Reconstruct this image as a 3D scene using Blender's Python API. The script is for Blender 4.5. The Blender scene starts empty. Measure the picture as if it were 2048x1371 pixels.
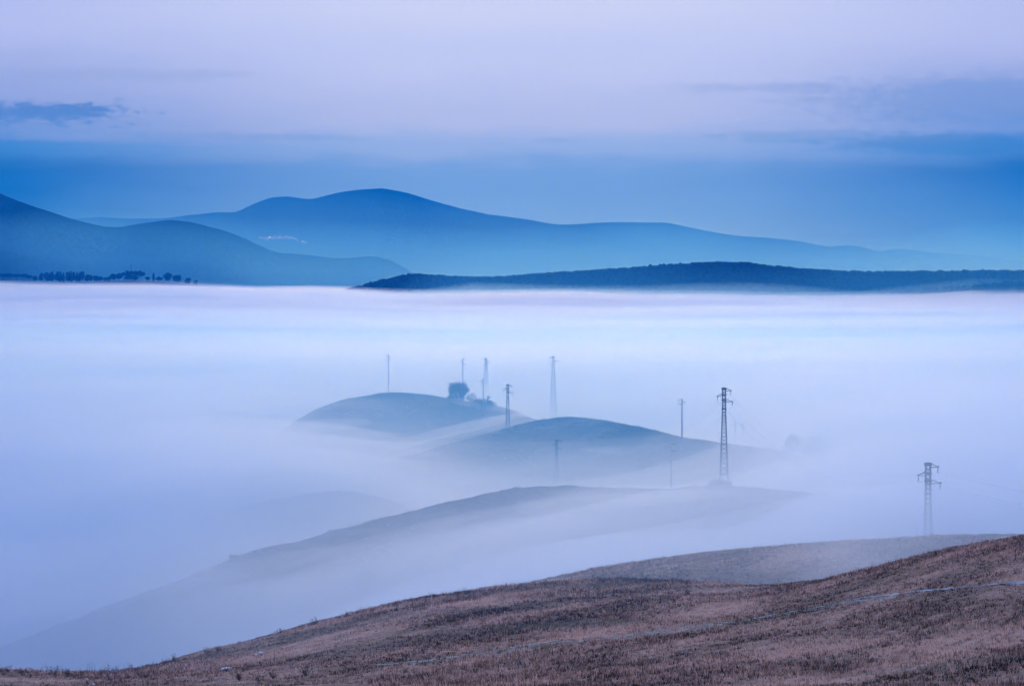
import bpy, math, random
import numpy as np
from mathutils import Vector, Matrix

random.seed(7)
RNG = np.random.default_rng(11)
C = bpy.context.scene.collection
SC = bpy.context.scene

# ------------------------------------------------------------------ camera
F = 5807.0            # focal length in pixels of the 2048 wide photograph
EYE = 100.0           # eye height above the valley datum (m)
HOR = 500.0           # pixel row of the true horizon
cam = bpy.data.cameras.new('camera')
cam.sensor_width = 36.0
cam.lens = 36.0 * F / 2048.0
cam.shift_y = -(685.5 - HOR) / 2048.0
cam.clip_start = 0.5
cam.clip_end = 60000.0
cam_o = bpy.data.objects.new('camera', cam)
cam_o.location = (0, 0, EYE)
cam_o.rotation_euler = (math.radians(90), 0, 0)
C.objects.link(cam_o)
SC.camera = cam_o

def lin(r, g, b):
    f = lambda c: c / 12.92 if c <= 0.04045 else ((c + 0.055) / 1.055) ** 2.4
    return (f(r / 255.0), f(g / 255.0), f(b / 255.0), 1.0)

# ------------------------------------------------------------------ render settings
SC.render.engine = 'CYCLES'
cy = SC.cycles
cy.use_denoising = True
try:
    cy.denoiser = 'OPENIMAGEDENOISE'
except Exception:
    pass
cy.use_adaptive_sampling = True
cy.adaptive_threshold = 0.05
cy.max_bounces = 10
cy.diffuse_bounces = 4
cy.glossy_bounces = 2
cy.transmission_bounces = 2
cy.volume_bounces = 8
cy.transparent_max_bounces = 16
cy.caustics_reflective = False
cy.caustics_refractive = False
SC.view_settings.view_transform = 'Standard'
SC.view_settings.look = 'None'
SC.view_settings.gamma = 1.0
SC.view_settings.use_curve_mapping = False
SC.view_settings.exposure = 0.0

# ------------------------------------------------------------------ node helper
class NT:
    def __init__(self, tree):
        self.t = tree
    def node(self, typ, **kw):
        n = self.t.nodes.new(typ)
        for k, v in kw.items():
            setattr(n, k, v)
        return n
    def put(self, sock, v):
        if isinstance(v, bpy.types.NodeSocket):
            self.t.links.new(v, sock)
        else:
            sock.default_value = v
    def math(self, op, a, b=None, c=None, clamp=False):
        n = self.node('ShaderNodeMath', operation=op)
        n.use_clamp = clamp
        self.put(n.inputs[0], a)
        if b is not None: self.put(n.inputs[1], b)
        if c is not None: self.put(n.inputs[2], c)
        return n.outputs[0]
    def rng(self, v, a, b, c=0.0, d=1.0, smooth=True):
        n = self.node('ShaderNodeMapRange')
        n.interpolation_type = 'SMOOTHSTEP' if smooth else 'LINEAR'
        n.clamp = True
        self.put(n.inputs[0], v)
        for i, q in enumerate((a, b, c, d)):
            n.inputs[1 + i].default_value = q
        return n.outputs[0]
    def mix(self, f, a, b, mode='MIX'):
        n = self.node('ShaderNodeMix', data_type='RGBA', blend_type=mode)
        self.put(n.inputs[0], f); self.put(n.inputs[6], a); self.put(n.inputs[7], b)
        return n.outputs[2]
    def ramp(self, f, stops, interp='EASE'):
        n = self.node('ShaderNodeValToRGB')
        cr = n.color_ramp
        cr.interpolation = interp
        while len(cr.elements) < len(stops):
            cr.elements.new(0.5)
        for e, (p, c) in zip(cr.elements, stops):
            e.position = p; e.color = c
        self.put(n.inputs[0], f)
        return n.outputs[0]
    def noise(self, vec, scale, detail=4.0, rough=0.5, dim='3D'):
        n = self.node('ShaderNodeTexNoise', noise_dimensions=dim)
        self.put(n.inputs['Vector'], vec)
        n.inputs['Scale'].default_value = scale
        n.inputs['Detail'].default_value = detail
        n.inputs['Roughness'].default_value = rough
        return n.outputs[0]
    def comb(self, x, y, z):
        n = self.node('ShaderNodeCombineXYZ')
        self.put(n.inputs[0], x); self.put(n.inputs[1], y); self.put(n.inputs[2], z)
        return n.outputs[0]
    def sep(self, v):
        n = self.node('ShaderNodeSeparateXYZ')
        self.put(n.inputs[0], v)
        return n.outputs

# ------------------------------------------------------------------ sky (world)
SUN_EL, SUN_AZ = math.radians(6.0), math.radians(1.5)    # soft dawn light from beyond the valley
SKY_GAIN = 1.0
world = bpy.data.worlds.new('World')
SC.world = world
world.use_nodes = True
wt = world.node_tree
wt.nodes.clear()
W = NT(wt)
tc = W.node('ShaderNodeTexCoord').outputs['Generated']
dx, dy, dz = W.sep(tc)
az = W.math('ARCTAN2', dx, dy)                  # 0 straight ahead
el = W.math('ARCSINE', dz)
# slow wandering of the cloud-bank edges and finer rags on top of it
sv = W.comb(W.math('MULTIPLY', az, 9.0), W.math('MULTIPLY', el, 60.0), 0.3)
n_big = W.noise(sv, 1.0, 3.0, 0.5)
sv2 = W.comb(W.math('MULTIPLY', az, 40.0), W.math('MULTIPLY', el, 260.0), 1.7)
n_fine = W.noise(sv2, 1.0, 5.0, 0.55)
sv3 = W.comb(W.math('MULTIPLY', az, 190.0), W.math('MULTIPLY', el, 420.0), 4.1)
n_rag = W.noise(sv3, 1.0, 4.0, 0.6)
warp = W.math('ADD', W.math('MULTIPLY', W.math('SUBTRACT', n_big, 0.5), 0.016),
              W.math('MULTIPLY', W.math('SUBTRACT', n_fine, 0.5), 0.006))
elw = W.math('ADD', el, warp)
E0, E1 = -0.02, 0.5
t = W.math('DIVIDE', W.math('SUBTRACT', elw, E0), E1 - E0)
def epos(py): return ((HOR - py) / F - E0) / (E1 - E0)
mid = W.ramp(t, [(epos(560), lin(118, 166, 236)), (epos(430), lin(113, 162, 236)), (epos(345), lin(112, 160, 234)),
                 (epos(300), lin(146, 180, 243)), (epos(240), lin(174, 194, 247)), (epos(120), lin(189, 206, 255)),
                 (epos(0), lin(201, 215, 255)), (0.45, (0.44, 0.59, 1.13, 1)), (1.0, (0.38, 0.55, 1.14, 1))])
side = W.ramp(t, [(epos(560), lin(30, 96, 178)), (epos(430), lin(0, 64, 124)), (epos(350), lin(0, 64, 124)),
                  (epos(292), lin(56, 122, 200)), (epos(255), lin(108, 146, 217)), (epos(170), lin(146, 168, 230)),
                  (epos(60), lin(176, 192, 246)), (0.45, (0.40, 0.56, 1.08, 1)), (1.0, (0.38, 0.55, 1.14, 1))])
off = W.math('ABSOLUTE', W.math('SUBTRACT', az, (1060 - 1024) / F))
sidef = W.rng(W.math('ADD', off, W.math('MULTIPLY', W.math('SUBTRACT', n_big, 0.5), 0.04)), 0.03, 0.2)
sky = W.mix(sidef, mid, side)
# separate low cloud rags
def cloud(px, py, hx, hy, col, amount, edge=0.5, rag=1.1):
    global sky
    ex = W.math('DIVIDE', W.math('SUBTRACT', az, (px - 1024) / F), hx / F)
    ey = W.math('DIVIDE', W.math('SUBTRACT', el, (HOR - py) / F), hy / F)
    r = W.math('SQRT', W.math('ADD', W.math('MULTIPLY', ex, ex), W.math('MULTIPLY', ey, ey)))
    r = W.math('ADD', r, W.math('MULTIPLY', W.math('SUBTRACT', n_fine, 0.5), 2.2 * edge))
    r = W.math('ADD', r, W.math('MULTIPLY', W.math('SUBTRACT', n_rag, 0.5), rag))
    m = W.math('MULTIPLY', W.rng(r, 1.15, 0.35), amount)
    sky = W.mix(m, sky, col)
cloud(1990, 205, 430, 62, lin(98, 140, 208), 0.55, 0.15)
cloud(50, 230, 235, 27, lin(84, 128, 200), 0.95, 0.7, 2.2)
cloud(1900, 292, 300, 26, lin(48, 112, 184), 0.5, 0.35)
cloud(1620, 274, 260, 16, lin(96, 146, 212), 0.4, 0.35)
cloud(1120, 282, 60, 9, lin(140, 172, 230), 0.7, 0.5)
cloud(1560, 178, 240, 14, lin(140, 166, 224), 0.5, 0.5)
cloud(280, 154, 260, 16, lin(150, 172, 224), 0.5, 0.5)
cloud(330, 276, 420, 12, lin(122, 156, 220), 0.6, 0.5)
bg = W.node('ShaderNodeBackground')
W.put(bg.inputs[0], sky)
bg.inputs[1].default_value = SKY_GAIN
wo = W.node('ShaderNodeOutputWorld')
wt.links.new(bg.outputs[0], wo.inputs[0])
try:
    world.cycles.sampling_method = 'MANUAL'
    world.cycles.sample_map_resolution = 1024
except Exception:
    pass

# ------------------------------------------------------------------ sun
sun = bpy.data.lights.new('sun', 'SUN')
sun.energy = 0.40
sun.angle = math.radians(12)
sun.color = (1.0, 0.94, 0.95)
sun_o = bpy.data.objects.new('sun', sun)
sdir = Vector((math.sin(SUN_AZ) * math.cos(SUN_EL), math.cos(SUN_AZ) * math.cos(SUN_EL), math.sin(SUN_EL)))
sun_o.rotation_euler = sdir.to_track_quat('Z', 'Y').to_euler()
sun_o.location = (0, 0, 600)
C.objects.link(sun_o)

# ------------------------------------------------------------------ numeric helpers
_PERM = np.random.default_rng(5).random((256, 256))
def vnoise(x, y):
    xi = np.floor(x).astype(int); yi = np.floor(y).astype(int)
    fx = x - xi; fy = y - yi
    fx = fx * fx * (3 - 2 * fx); fy = fy * fy * (3 - 2 * fy)
    g = lambda a, b: _PERM[a & 255, b & 255]
    return (g(xi, yi) * (1 - fx) + g(xi + 1, yi) * fx) * (1 - fy) + (g(xi, yi + 1) * (1 - fx) + g(xi + 1, yi + 1) * fx) * fy
def fbm(x, y, octs=4, gain=0.5):
    s = 0.0; a = 1.0; tot = 0.0
    for i in range(octs):
        s = s + a * (vnoise(x + 17.3 * i, y - 9.1 * i) - 0.5); tot += a
        a *= gain; x = x * 2.03; y = y * 2.03
    return s / tot
def curve(pts, xs, smooth):
    """value at xs of a polyline, rounded with a gaussian of the given width"""
    p = np.array(pts, float)
    if smooth <= 0:
        return np.interp(xs, p[:, 0], p[:, 1])
    ks = np.linspace(-2.5, 2.5, 21); w = np.exp(-0.5 * ks * ks); w /= w.sum()
    out = 0
    for k, ww in zip(ks, w):
        out = out + ww * np.interp(xs + k * smooth, p[:, 0], p[:, 1])
    return out
def world_pt(px, py, d):
    return Vector(((px - 1024) / F * d, d, EYE - (py - HOR) / F * d))

# ------------------------------------------------------------------ mesh helpers
def mesh_np(name, verts, faces, smooth=False):
    """verts (n,3), faces (m,k) with one k"""
    me = bpy.data.meshes.new(name)
    verts = np.ascontiguousarray(verts, dtype=np.float32)
    faces = np.ascontiguousarray(faces, dtype=np.int32)
    m, k = faces.shape
    me.vertices.add(len(verts)); me.vertices.foreach_set('co', verts.ravel())
    me.loops.add(m * k); me.loops.foreach_set('vertex_index', faces.ravel())
    me.polygons.add(m)
    me.polygons.foreach_set('loop_start', np.arange(0, m * k, k, dtype=np.int32))
    me.polygons.foreach_set('loop_total', np.full(m, k, dtype=np.int32))
    if smooth:
        me.polygons.foreach_set('use_smooth', np.ones(m, dtype=bool))
    me.update(calc_edges=True)
    return me
def link(name, me, mat, parent=None):
    o = bpy.data.objects.new(name, me)
    if mat is not None and me is not None and len(me.materials) == 0:
        me.materials.append(mat)
    C.objects.link(o)
    if parent is not None:
        o.parent = parent
    return o
def tag(o, label=None, cat=None, group=None, kind=None):
    if label: o['label'] = label
    if cat: o['category'] = cat
    if group: o['group'] = group
    if kind: o['kind'] = kind
    return o
def thing(name, label, cat, loc, rz=0.0, group=None):
    o = bpy.data.objects.new(name, None)
    o.empty_display_size = 0.5
    o.location = loc; o.rotation_euler = (0, 0, rz)
    C.objects.link(o)
    return tag(o, label, cat, group)
def grid_faces(nr, nc):
    i = np.arange(nr * nc).reshape(nr, nc)
    return np.stack([i[:-1, :-1], i[:-1, 1:], i[1:, 1:], i[1:, :-1]], -1).reshape(-1, 4)

class MB:
    """collects boxes, bars, tubes and cards into one mesh"""
    def __init__(self): self.v = []; self.f = []
    def add(self, vs, fs):
        b = len(self.v); self.v += [tuple(p) for p in vs]; self.f += [tuple(b + i for i in q) for q in fs]
    def bar(self, a, b, r, r2=None, n=4):
        a = Vector(a); b = Vector(b); r2 = r if r2 is None else r2
        d = (b - a)
        if d.length < 1e-6: return
        d.normalize()
        u = d.cross(Vector((0, 0, 1)) if abs(d.z) < 0.9 else Vector((1, 0, 0))).normalized(); w = d.cross(u)
        vs = []
        for p, rr in ((a, r), (b, r2)):
            for k in range(n):
                an = 2 * math.pi * (k + 0.5) / n
                vs.append(p + (u * math.cos(an) + w * math.sin(an)) * rr)
        fs = [(k, (k + 1) % n, n + (k + 1) % n, n + k) for k in range(n)]
        fs += [tuple(range(n - 1, -1, -1)), tuple(range(n, 2 * n))]
        self.add(vs, fs)
    def box(self, c, s):
        x, y, z = c; a, b, h = s[0] / 2, s[1] / 2, s[2] / 2
        vs = [(x + i * a, y + j * b, z + k * h) for k in (-1, 1) for j in (-1, 1) for i in (-1, 1)]
        self.add(vs, [(0, 2, 3, 1), (4, 5, 7, 6), (0, 1, 5, 4), (2, 6, 7, 3), (0, 4, 6, 2), (1, 3, 7, 5)])
    def mesh(self, name, smooth=False):
        me = bpy.data.meshes.new(name); me.from_pydata(self.v, [], self.f); me.update()
        if smooth:
            for p in me.polygons: p.use_smooth = True
        return me
    def build(self, name, mat, parent=None, smooth=False):
        return link(name, self.mesh(name, smooth), mat, parent)

# ------------------------------------------------------------------ materials
def material(name):
    m = bpy.data.materials.new(name); m.use_nodes = True
    m.node_tree.nodes.clear()
    return m, NT(m.node_tree)
def surface(name, build, rough=0.9, spec=0.2):
    m, N = material(name)
    b = N.node('ShaderNodeBsdfPrincipled')
    b.inputs['Roughness'].default_value = rough
    b.inputs['Specular IOR Level'].default_value = spec
    pos = N.node('ShaderNodeNewGeometry').outputs['Position']
    col, bump = build(N, pos)
    N.put(b.inputs['Base Color'], col)
    out = b.outputs[0]
    if bump == 'thin':      # thin blades let light through
        tr = N.node('ShaderNodeBsdfTranslucent'); N.put(tr.inputs[0], col)
        mx = N.node('ShaderNodeMixShader'); mx.inputs[0].default_value = 0.5
        N.t.links.new(out, mx.inputs[1]); N.t.links.new(tr.outputs[0], mx.inputs[2]); out = mx.outputs[0]
    elif bump is not None:
        bn = N.node('ShaderNodeBump'); bn.inputs['Strength'].default_value = bump[1]; bn.inputs['Distance'].default_value = bump[2]
        N.put(bn.inputs['Height'], bump[0]); N.t.links.new(bn.outputs[0], b.inputs['Normal'])
    o = N.node('ShaderNodeOutputMaterial')
    N.t.links.new(out, o.inputs[0])
    return m
def volume(name, color, density, aniso=0.0, absorb=(0, 0, 0, 1)):
    m, N = material(name)
    v = N.node('ShaderNodeVolumePrincipled')
    v.inputs['Color'].default_value = color
    v.inputs['Absorption Color'].default_value = absorb
    v.inputs['Density'].default_value = density
    v.inputs['Anisotropy'].default_value = aniso
    o = N.node('ShaderNodeOutputMaterial')
    N.t.links.new(v.outputs[0], o.inputs['Volume'])
    try: m.cycles.homogeneous_volume = True
    except Exception: pass
    return m

def _field(N, pos):
    x, y, z = N.sep(pos)
    # streaks run along the cut of the field, up towards the right
    rx = N.math('ADD', N.math('MULTIPLY', x, 0.45), N.math('MULTIPLY', y, 0.89))
    ry = N.math('SUBTRACT', N.math('MULTIPLY', y, 0.45), N.math('MULTIPLY', x, 0.89))
    v = N.comb(N.math('MULTIPLY', rx, 0.035), N.math('MULTIPLY', ry, 0.11), 0.0)
    big = N.noise(v, 1.0, 5.0, 0.6)
    v2 = N.comb(N.math('MULTIPLY', rx, 0.5), N.math('MULTIPLY', ry, 1.2), 0.0)
    med = N.noise(v2, 1.0, 4.0, 0.65)
    fine = N.noise(pos, 3.2, 5.0, 0.7)
    return big, med, fine
def field_soil(N, pos):
    big, med, fine = _field(N, pos)
    f = N.math('ADD', N.math('MULTIPLY', big, 0.55), N.math('ADD', N.math('MULTIPLY', med, 0.3), N.math('MULTIPLY', fine, 0.35)))
    col = N.ramp(f, [(0.42, (0.06, 0.036, 0.027, 1)), (0.58, (0.22, 0.125, 0.085, 1)), (0.72, (0.54, 0.32, 0.22, 1))], 'LINEAR')
    return col, (fine, 0.6, 0.15)
def field_grass(N, pos):
    big, med, fine = _field(N, pos)
    at = N.node('ShaderNodeAttribute', attribute_name='tone').outputs['Fac']
    f = N.math('ADD', N.math('MULTIPLY', big, 1.15), N.math('ADD', N.math('MULTIPLY', med, 0.25), N.math('MULTIPLY', N.math('SUBTRACT', at, 0.5), 0.34)))
    col = N.ramp(f, [(0.54, (0.036, 0.023, 0.02, 1)), (0.64, (0.155, 0.09, 0.069, 1)), (0.74, (0.40, 0.232, 0.172, 1)), (0.86, (0.80, 0.50, 0.385, 1))], 'LINEAR')
    green = N.rng(N.noise(N.comb(*[N.math('MULTIPLY', s, k) for s, k in zip(N.sep(pos), (0.03, 0.06, 0.05))]), 1.0, 3.0, 0.5), 0.56, 0.7)
    col = N.mix(N.math('MULTIPLY', green, 0.7), col, (0.17, 0.185, 0.14, 1))
    return col, 'thin'
def hill_turf(N, pos):
    a = N.noise(pos, 0.02, 5.0, 0.6); b = N.noise(pos, 0.35, 5.0, 0.7)
    f = N.math('ADD', N.math('MULTIPLY', a, 0.6), N.math('MULTIPLY', b, 0.4))
    return N.ramp(f, [(0.38, (0.014, 0.016, 0.017, 1)), (0.5, (0.042, 0.038, 0.036, 1)), (0.62, (0.15, 0.115, 0.098, 1))], 'LINEAR'), (b, 0.5, 0.5)
def wood_far(N, pos):
    a = N.noise(pos, 0.004, 4.0, 0.6); b = N.noise(pos, 0.06, 4.0, 0.7)
    f = N.math('ADD', N.math('MULTIPLY', a, 0.5), N.math('MULTIPLY', b, 0.5))
    return N.ramp(f, [(0.35, (0.003, 0.018, 0.016, 1)), (0.65, (0.008, 0.04, 0.034, 1))], 'LINEAR'), (b, 0.6, 6.0)
M = {}
M['soil'] = surface('field_soil', field_soil)
M['grass'] = surface('dry_grass', field_grass)
M['turf'] = surface('hill_turf', hill_turf, 1.0, 0.0)
M['wood'] = surface('far_wood', wood_far, 1.0, 0.0)

# ------------------------------------------------------------------ terrain
XS_F = np.arange(-1600, 3700, 10.0)
CREST = [(-1600, 1325), (-300, 1338), (0, 1345), (120, 1348), (225, 1345), (300, 1330), (400, 1306), (500, 1283), (600, 1256), (700, 1231), (850, 1197),
         (1000, 1178), (1130, 1166), (1250, 1162), (1380, 1166), (1500, 1172), (1640, 1163), (1750, 1138), (1850, 1112),
         (1950, 1092), (2048, 1075), (2300, 1040), (3700, 1000)]
D_CREST = [(-1600, 150), (-300, 180), (0, 195), (150, 205), (240, 226), (400, 240), (700, 252), (1000, 268), (1250, 276), (1500, 262), (1640, 250),
           (1850, 246), (2048, 250), (3700, 250)]
D_BOT = [(-1600, 140), (-300, 165), (0, 178), (200, 180), (600, 172), (1024, 158), (1500, 142), (2048, 126), (3700, 110)]
def field_z(px, d):
    """height of the near field at photo column px and depth d"""
    cd = curve(D_CREST, px, 30); cpy = curve(CREST, px, 12)
    bd = curve(D_BOT, px, 60)
    zc = -(cpy - HOR) / F * cd
    zb = -(1371 - HOR) / F * bd
    z0 = -1.7
    s1 = (zb - z0) / bd
    near = z0 + s1 * d
    t = np.clip((d - bd) / (cd - bd), 0, 1)
    # hermite from the bottom edge to the crest, so the surface stays smooth
    sm = (zc - zb) / (cd - bd)
    m0 = 0.5 * (s1 + sm) * (cd - bd); m1 = np.minimum(sm, -0.5 * (cpy - HOR) / F) * (cd - bd)
    h = (2*t**3 - 3*t**2 + 1) * zb + (t**3 - 2*t**2 + t) * m0 + (-2*t**3 + 3*t**2) * zc + (t**3 - t**2) * m1
    w = np.maximum(d - cd, 0)
    sl = m1 / (cd - bd)
    far = zc + sl * w - 0.0035 * np.minimum(w, 55) ** 2 - 0.385 * np.maximum(w - 55, 0)
    return EYE + np.where(d < bd, near, np.where(d < cd, h, far))
def field_noise(x, y):
    return 0.5 * fbm(x * 0.11, y * 0.11, 4) + 0.22 * fbm(x * 0.9, y * 0.9, 3)
def field_surface(px, d):
    x = (px - 1024) / F * d
    return field_z(px, d) + field_noise(x, d) * np.clip(d / 60, 0, 1)

rows = np.concatenate([np.linspace(-40, 100, 12), np.linspace(104, 300, 190), np.linspace(304, 420, 20)])
def build_field():
    u = (XS_F - 1024) / F
    nr, nc = len(rows), len(XS_F)
    V = np.zeros((nr, nc, 3))
    for i, r in enumerate(rows):
        dd = np.full(nc, max(r, 0.0))
        V[i, :, 0] = u * max(r, 30.0)
        V[i, :, 1] = r
        z = field_surface(XS_F, dd)
        V[i, :, 2] = z if r >= 0 else EYE - 1.7 - 0.02 * r
    V[..., 2] = np.maximum(V[..., 2], -40.5)
    me = mesh_np('field', V.reshape(-1, 3), grid_faces(nr, nc), True)
    return tag(link('field_hill', me, M['soil']), kind='structure')
build_field()

HILLS = {}
def ridge(name, crest, dist, slope_f, slope_b, r, wf, wb, mat, smooth=20, step=10, amp=1.5, nscale=0.02, zmin=-40.5, edge=0.0, rowsn=60):
    px0, px1 = crest[0][0], crest[-1][0]
    xs = np.arange(px0, px1 + 0.1, step)
    w = np.concatenate([-wf * np.linspace(1, 0, rowsn) ** 1.6, wb * np.linspace(0, 1, rowsn // 2)[1:] ** 1.4])
    V = np.zeros((len(w), len(xs), 3))
    fn = ridge_z(crest, dist, slope_f, slope_b, r, smooth, amp, nscale, edge)
    for i, ww in enumerate(w):
        d = curve(dist, xs, 60) + ww
        V[i, :, 0] = (xs - 1024) / F * d; V[i, :, 1] = d
        V[i, :, 2] = np.maximum(fn(xs, d), zmin)
    me = mesh_np(name, V.reshape(-1, 3), grid_faces(len(w), len(xs)), True)
    HILLS.setdefault(name, []).append(fn)
    return tag(link(name, me, mat), kind='structure'), fn
def ridge_z(crest, dist, slope_f, slope_b, r, smooth, amp, nscale, edge):
    def fn(px, d):
        px = np.asarray(px, float); d = np.asarray(d, float)
        cd = curve(dist, px, 60); cpy = curve(crest, px, smooth)
        zc = EYE - (cpy - HOR) / F * cd
        w = d - cd
        s = np.where(w < 0, slope_f, slope_b)
        x = (px - 1024) / F * d
        n = amp * fbm(x * nscale, d * nscale, 5) * np.clip(np.abs(w) / (2 * r), 0.15, 1)
        if edge: n = n + edge * fbm(x * nscale * 9, d * 0.02 * nscale, 3) + edge * 0.35 * fbm(x * nscale * 40, d * nscale * 40, 2)
        return zc - s * (np.sqrt(w * w + r * r) - r) + n
    return fn

_, FRISE = ridge('field_rise', [(850, 1260), (950, 1205), (1060, 1171), (1200, 1140), (1400, 1110), (1600, 1092), (1750, 1083), (1900, 1074), (2048, 1072), (2300, 1072), (3000, 1100)],
      [(850, 290), (1060, 315), (1400, 345), (2048, 372), (3000, 380)], 0.10, 0.35, 20, 110, 160, M['soil'], amp=1.0, nscale=0.05, rowsn=90)
_, fC = ridge('hill', [(-500, 1500), (-100, 1330), (0, 1300), (100, 1262), (300, 1186), (430, 1136), (470, 1116), (510, 1104), (600, 1083), (700, 1056), (800, 1030), (900, 1003),
      (1000, 982), (1060, 974), (1130, 972), (1200, 976), (1300, 980), (1380, 974), (1440, 970), (1500, 975), (1600, 984), (1750, 1000), (1900, 1035), (2300, 1150)],
      [(-500, 470), (0, 520), (470, 565), (1000, 640), (1130, 690), (1300, 668), (1440, 647), (1700, 610), (2300, 560)], 0.16, 0.3, 18, 240, 160, M['turf'], amp=2.0, nscale=0.03, smooth=14, edge=0.8)
_, fB = ridge('hill', [(560, 1060), (720, 945), (800, 917), (900, 887), (1000, 861), (1060, 842), (1130, 833), (1190, 837), (1280, 855), (1390, 880), (1500, 893), (1600, 908), (1800, 960)],
      [(560, 980), (1015, 1042), (1130, 1080), (1390, 900), (1800, 860)], 0.13, 0.3, 30, 260, 200, M['turf'], amp=2.5, nscale=0.02, smooth=22, edge=0.8)
_, fA = ridge('hill', [(480, 960), (560, 865), (590, 841), (640, 813), (700, 796), (780, 784), (850, 788), (895, 797), (940, 802), (1000, 812), (1060, 835), (1200, 890)],
      [(480, 1180), (780, 1300), (990, 1210), (1200, 1160)], 0.085, 0.3, 40, 300, 220, M['turf'], amp=3.0, nscale=0.015, smooth=20, edge=0.8)
_, fE = ridge('hill', [(300, 1085), (430, 1025), (560, 998), (680, 980), (760, 994), (860, 1034), (960, 1075)],
      [(300, 780), (680, 800), (960, 800)], 0.13, 0.3, 25, 160, 120, M['turf'], amp=2.0, nscale=0.02)
_, fV = ridge('far_hill', [(-800, 555), (-200, 560), (0, 562), (100, 564), (200, 563), (260, 560), (330, 564), (390, 569), (460, 577), (560, 596), (700, 640)],
      [(-800, 6000), (700, 6000)], 0.12, 0.3, 80, 800, 600, M['wood'], amp=8, nscale=0.004, smooth=16)
_, fR = ridge('far_hill', [(560, 640), (660, 592), (760, 565), (820, 551), (870, 555), (930, 558), (990, 559), (1060, 553), (1150, 548), (1250, 541), (1330, 534), (1430, 528), (1500, 530),
      (1560, 538), (1640, 544), (1730, 549), (1820, 547), (1900, 548), (1960, 545), (2048, 546), (2500, 540), (3200, 560)],
      [(560, 5600), (1430, 5400), (2048, 5000), (3200, 5000)], 0.16, 0.3, 90, 700, 600, M['wood'], amp=10, nscale=0.004, smooth=16)
_, fG1 = ridge('mountain', [(-1400, 250), (-400, 270), (-150, 345), (0, 388), (60, 412), (150, 440), (200, 453), (240, 456), (270, 450), (345, 440), (385, 444), (450, 462), (520, 492), (550, 505),
      (620, 512), (690, 519), (740, 512), (780, 520), (830, 548), (900, 570), (1000, 600)],
      [(-1400, 7500), (1000, 7300)], 0.3, 0.4, 120, 900, 900, M['wood'], amp=30, nscale=0.0016, smooth=9, step=4, edge=6.0)
_, fG2 = ridge('mountain', [(-1500, 470), (100, 440), (150, 437), (210, 433), (240, 437), (330, 437), (380, 430), (440, 424), (470, 425), (500, 412), (540, 396), (575, 393), (620, 400), (680, 385), (720, 380),
      (765, 377), (810, 385), (870, 403), (920, 417), (980, 430), (1060, 440), (1115, 450), (1200, 446), (1260, 444), (1335, 445), (1380, 455), (1420, 463), (1480, 472), (1530, 474),
      (1600, 483), (1660, 494), (1690, 489), (1720, 492), (1755, 503), (1800, 497), (1840, 501), (1870, 505), (1950, 510), (2048, 522), (2400, 540), (3500, 520)],
      [(-1500, 14000), (3500, 14000)], 0.3, 0.4, 200, 2200, 1200, M['wood'], amp=60, nscale=0.0009, smooth=6, step=6, edge=5.0)
# valley floor, out to the horizon
gx = np.concatenate([-np.geomspace(300, 17800, 24)[::-1], [0], np.geomspace(300, 17800, 24)])
gy = np.concatenate([[-430, -200], np.geomspace(60, 15400, 60)])
GX, GY = np.meshgrid(gx, gy)
GZ = -30 + 6 * fbm(GX * 0.002, GY * 0.002, 4)
tag(link('ground', mesh_np('ground', np.stack([GX, GY, GZ], -1).reshape(-1, 3), grid_faces(len(gy), len(gx)), True), M['turf']), kind='structure')

# ------------------------------------------------------------------ fog
def ico(sub=1):
    import bmesh
    bm = bmesh.new(); bmesh.ops.create_icosphere(bm, subdivisions=sub, radius=1.0)
    v = np.array([x.co[:] for x in bm.verts]); f = np.array([[q.index for q in x.verts] for x in bm.faces]); bm.free()
    return v, f
# how far the fog surface stands above or below its general level, seen over the valley (photo column, depth, metres)
FOG_PTS = [(-600, 8000, -40), (400, 8000, -40), (1024, 8000, -40), (1700, 8000, -40), (2600, 8000, -40),
           (-600, 6900, -30), (400, 6900, -30), (1024, 6700, -34), (1700, 6700, -34), (2600, 6900, -30),
           (-600, 5200, 6), (200, 5200, 5), (700, 5200, -2), (1200, 5200, -7), (1700, 5200, -6), (2100, 5200, -2), (2600, 5200, 0),
           (-600, 3500, 4), (400, 3500, 3), (1024, 3500, -4), (1700, 3500, -4), (2600, 3500, 2),
           (-600, 2300, 2), (400, 2300, 2), (1024, 2300, 0), (1700, 2300, 1), (2600, 2300, 2),
           (-600, 1700, 2), (300, 1700, 2), (800, 1700, 3), (1300, 1700, 3), (2000, 1700, 4), (2600, 1700, 4),
           (200, 1200, 4), (540, 1150, 5), (600, 1290, 8), (777, 1370, 5), (690, 1130, -13), (900, 1130, -3), (1060, 1180, -1), (1300, 1150, 3), (1700, 1100, 12),
           (0, 900, 8), (500, 900, 10), (850, 965, -2), (1050, 970, 2), (1150, 970, 3), (1250, 940, -1), (1420, 850, 7), (1600, 870, 26), (1600, 960, 20), (2100, 850, 18),
           (0, 700, 8), (500, 720, 20), (680, 790, 20), (640, 860, 13), (850, 780, 5), (1113, 780, -4), (1113, 860, -9), (1250, 850, -5), (1343, 740, 4), (1600, 700, 25), (2000, 700, 27), (700, 620, 8), (900, 650, 8), (1113, 670, 7), (1300, 660, 9), (1480, 640, 16),
           (-200, 450, 12), (100, 450, 13), (400, 470, 15), (700, 500, 13), (1000, 530, 15), (1300, 570, 20), (1520, 560, 27), (1700, 610, 29), (1856, 440, 38), (2200, 420, 33),
           (-200, 330, 13), (100, 330, 14), (500, 350, 24), (900, 380, 30), (1200, 420, 32)]
_fp = np.array(FOG_PTS, float)
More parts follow.
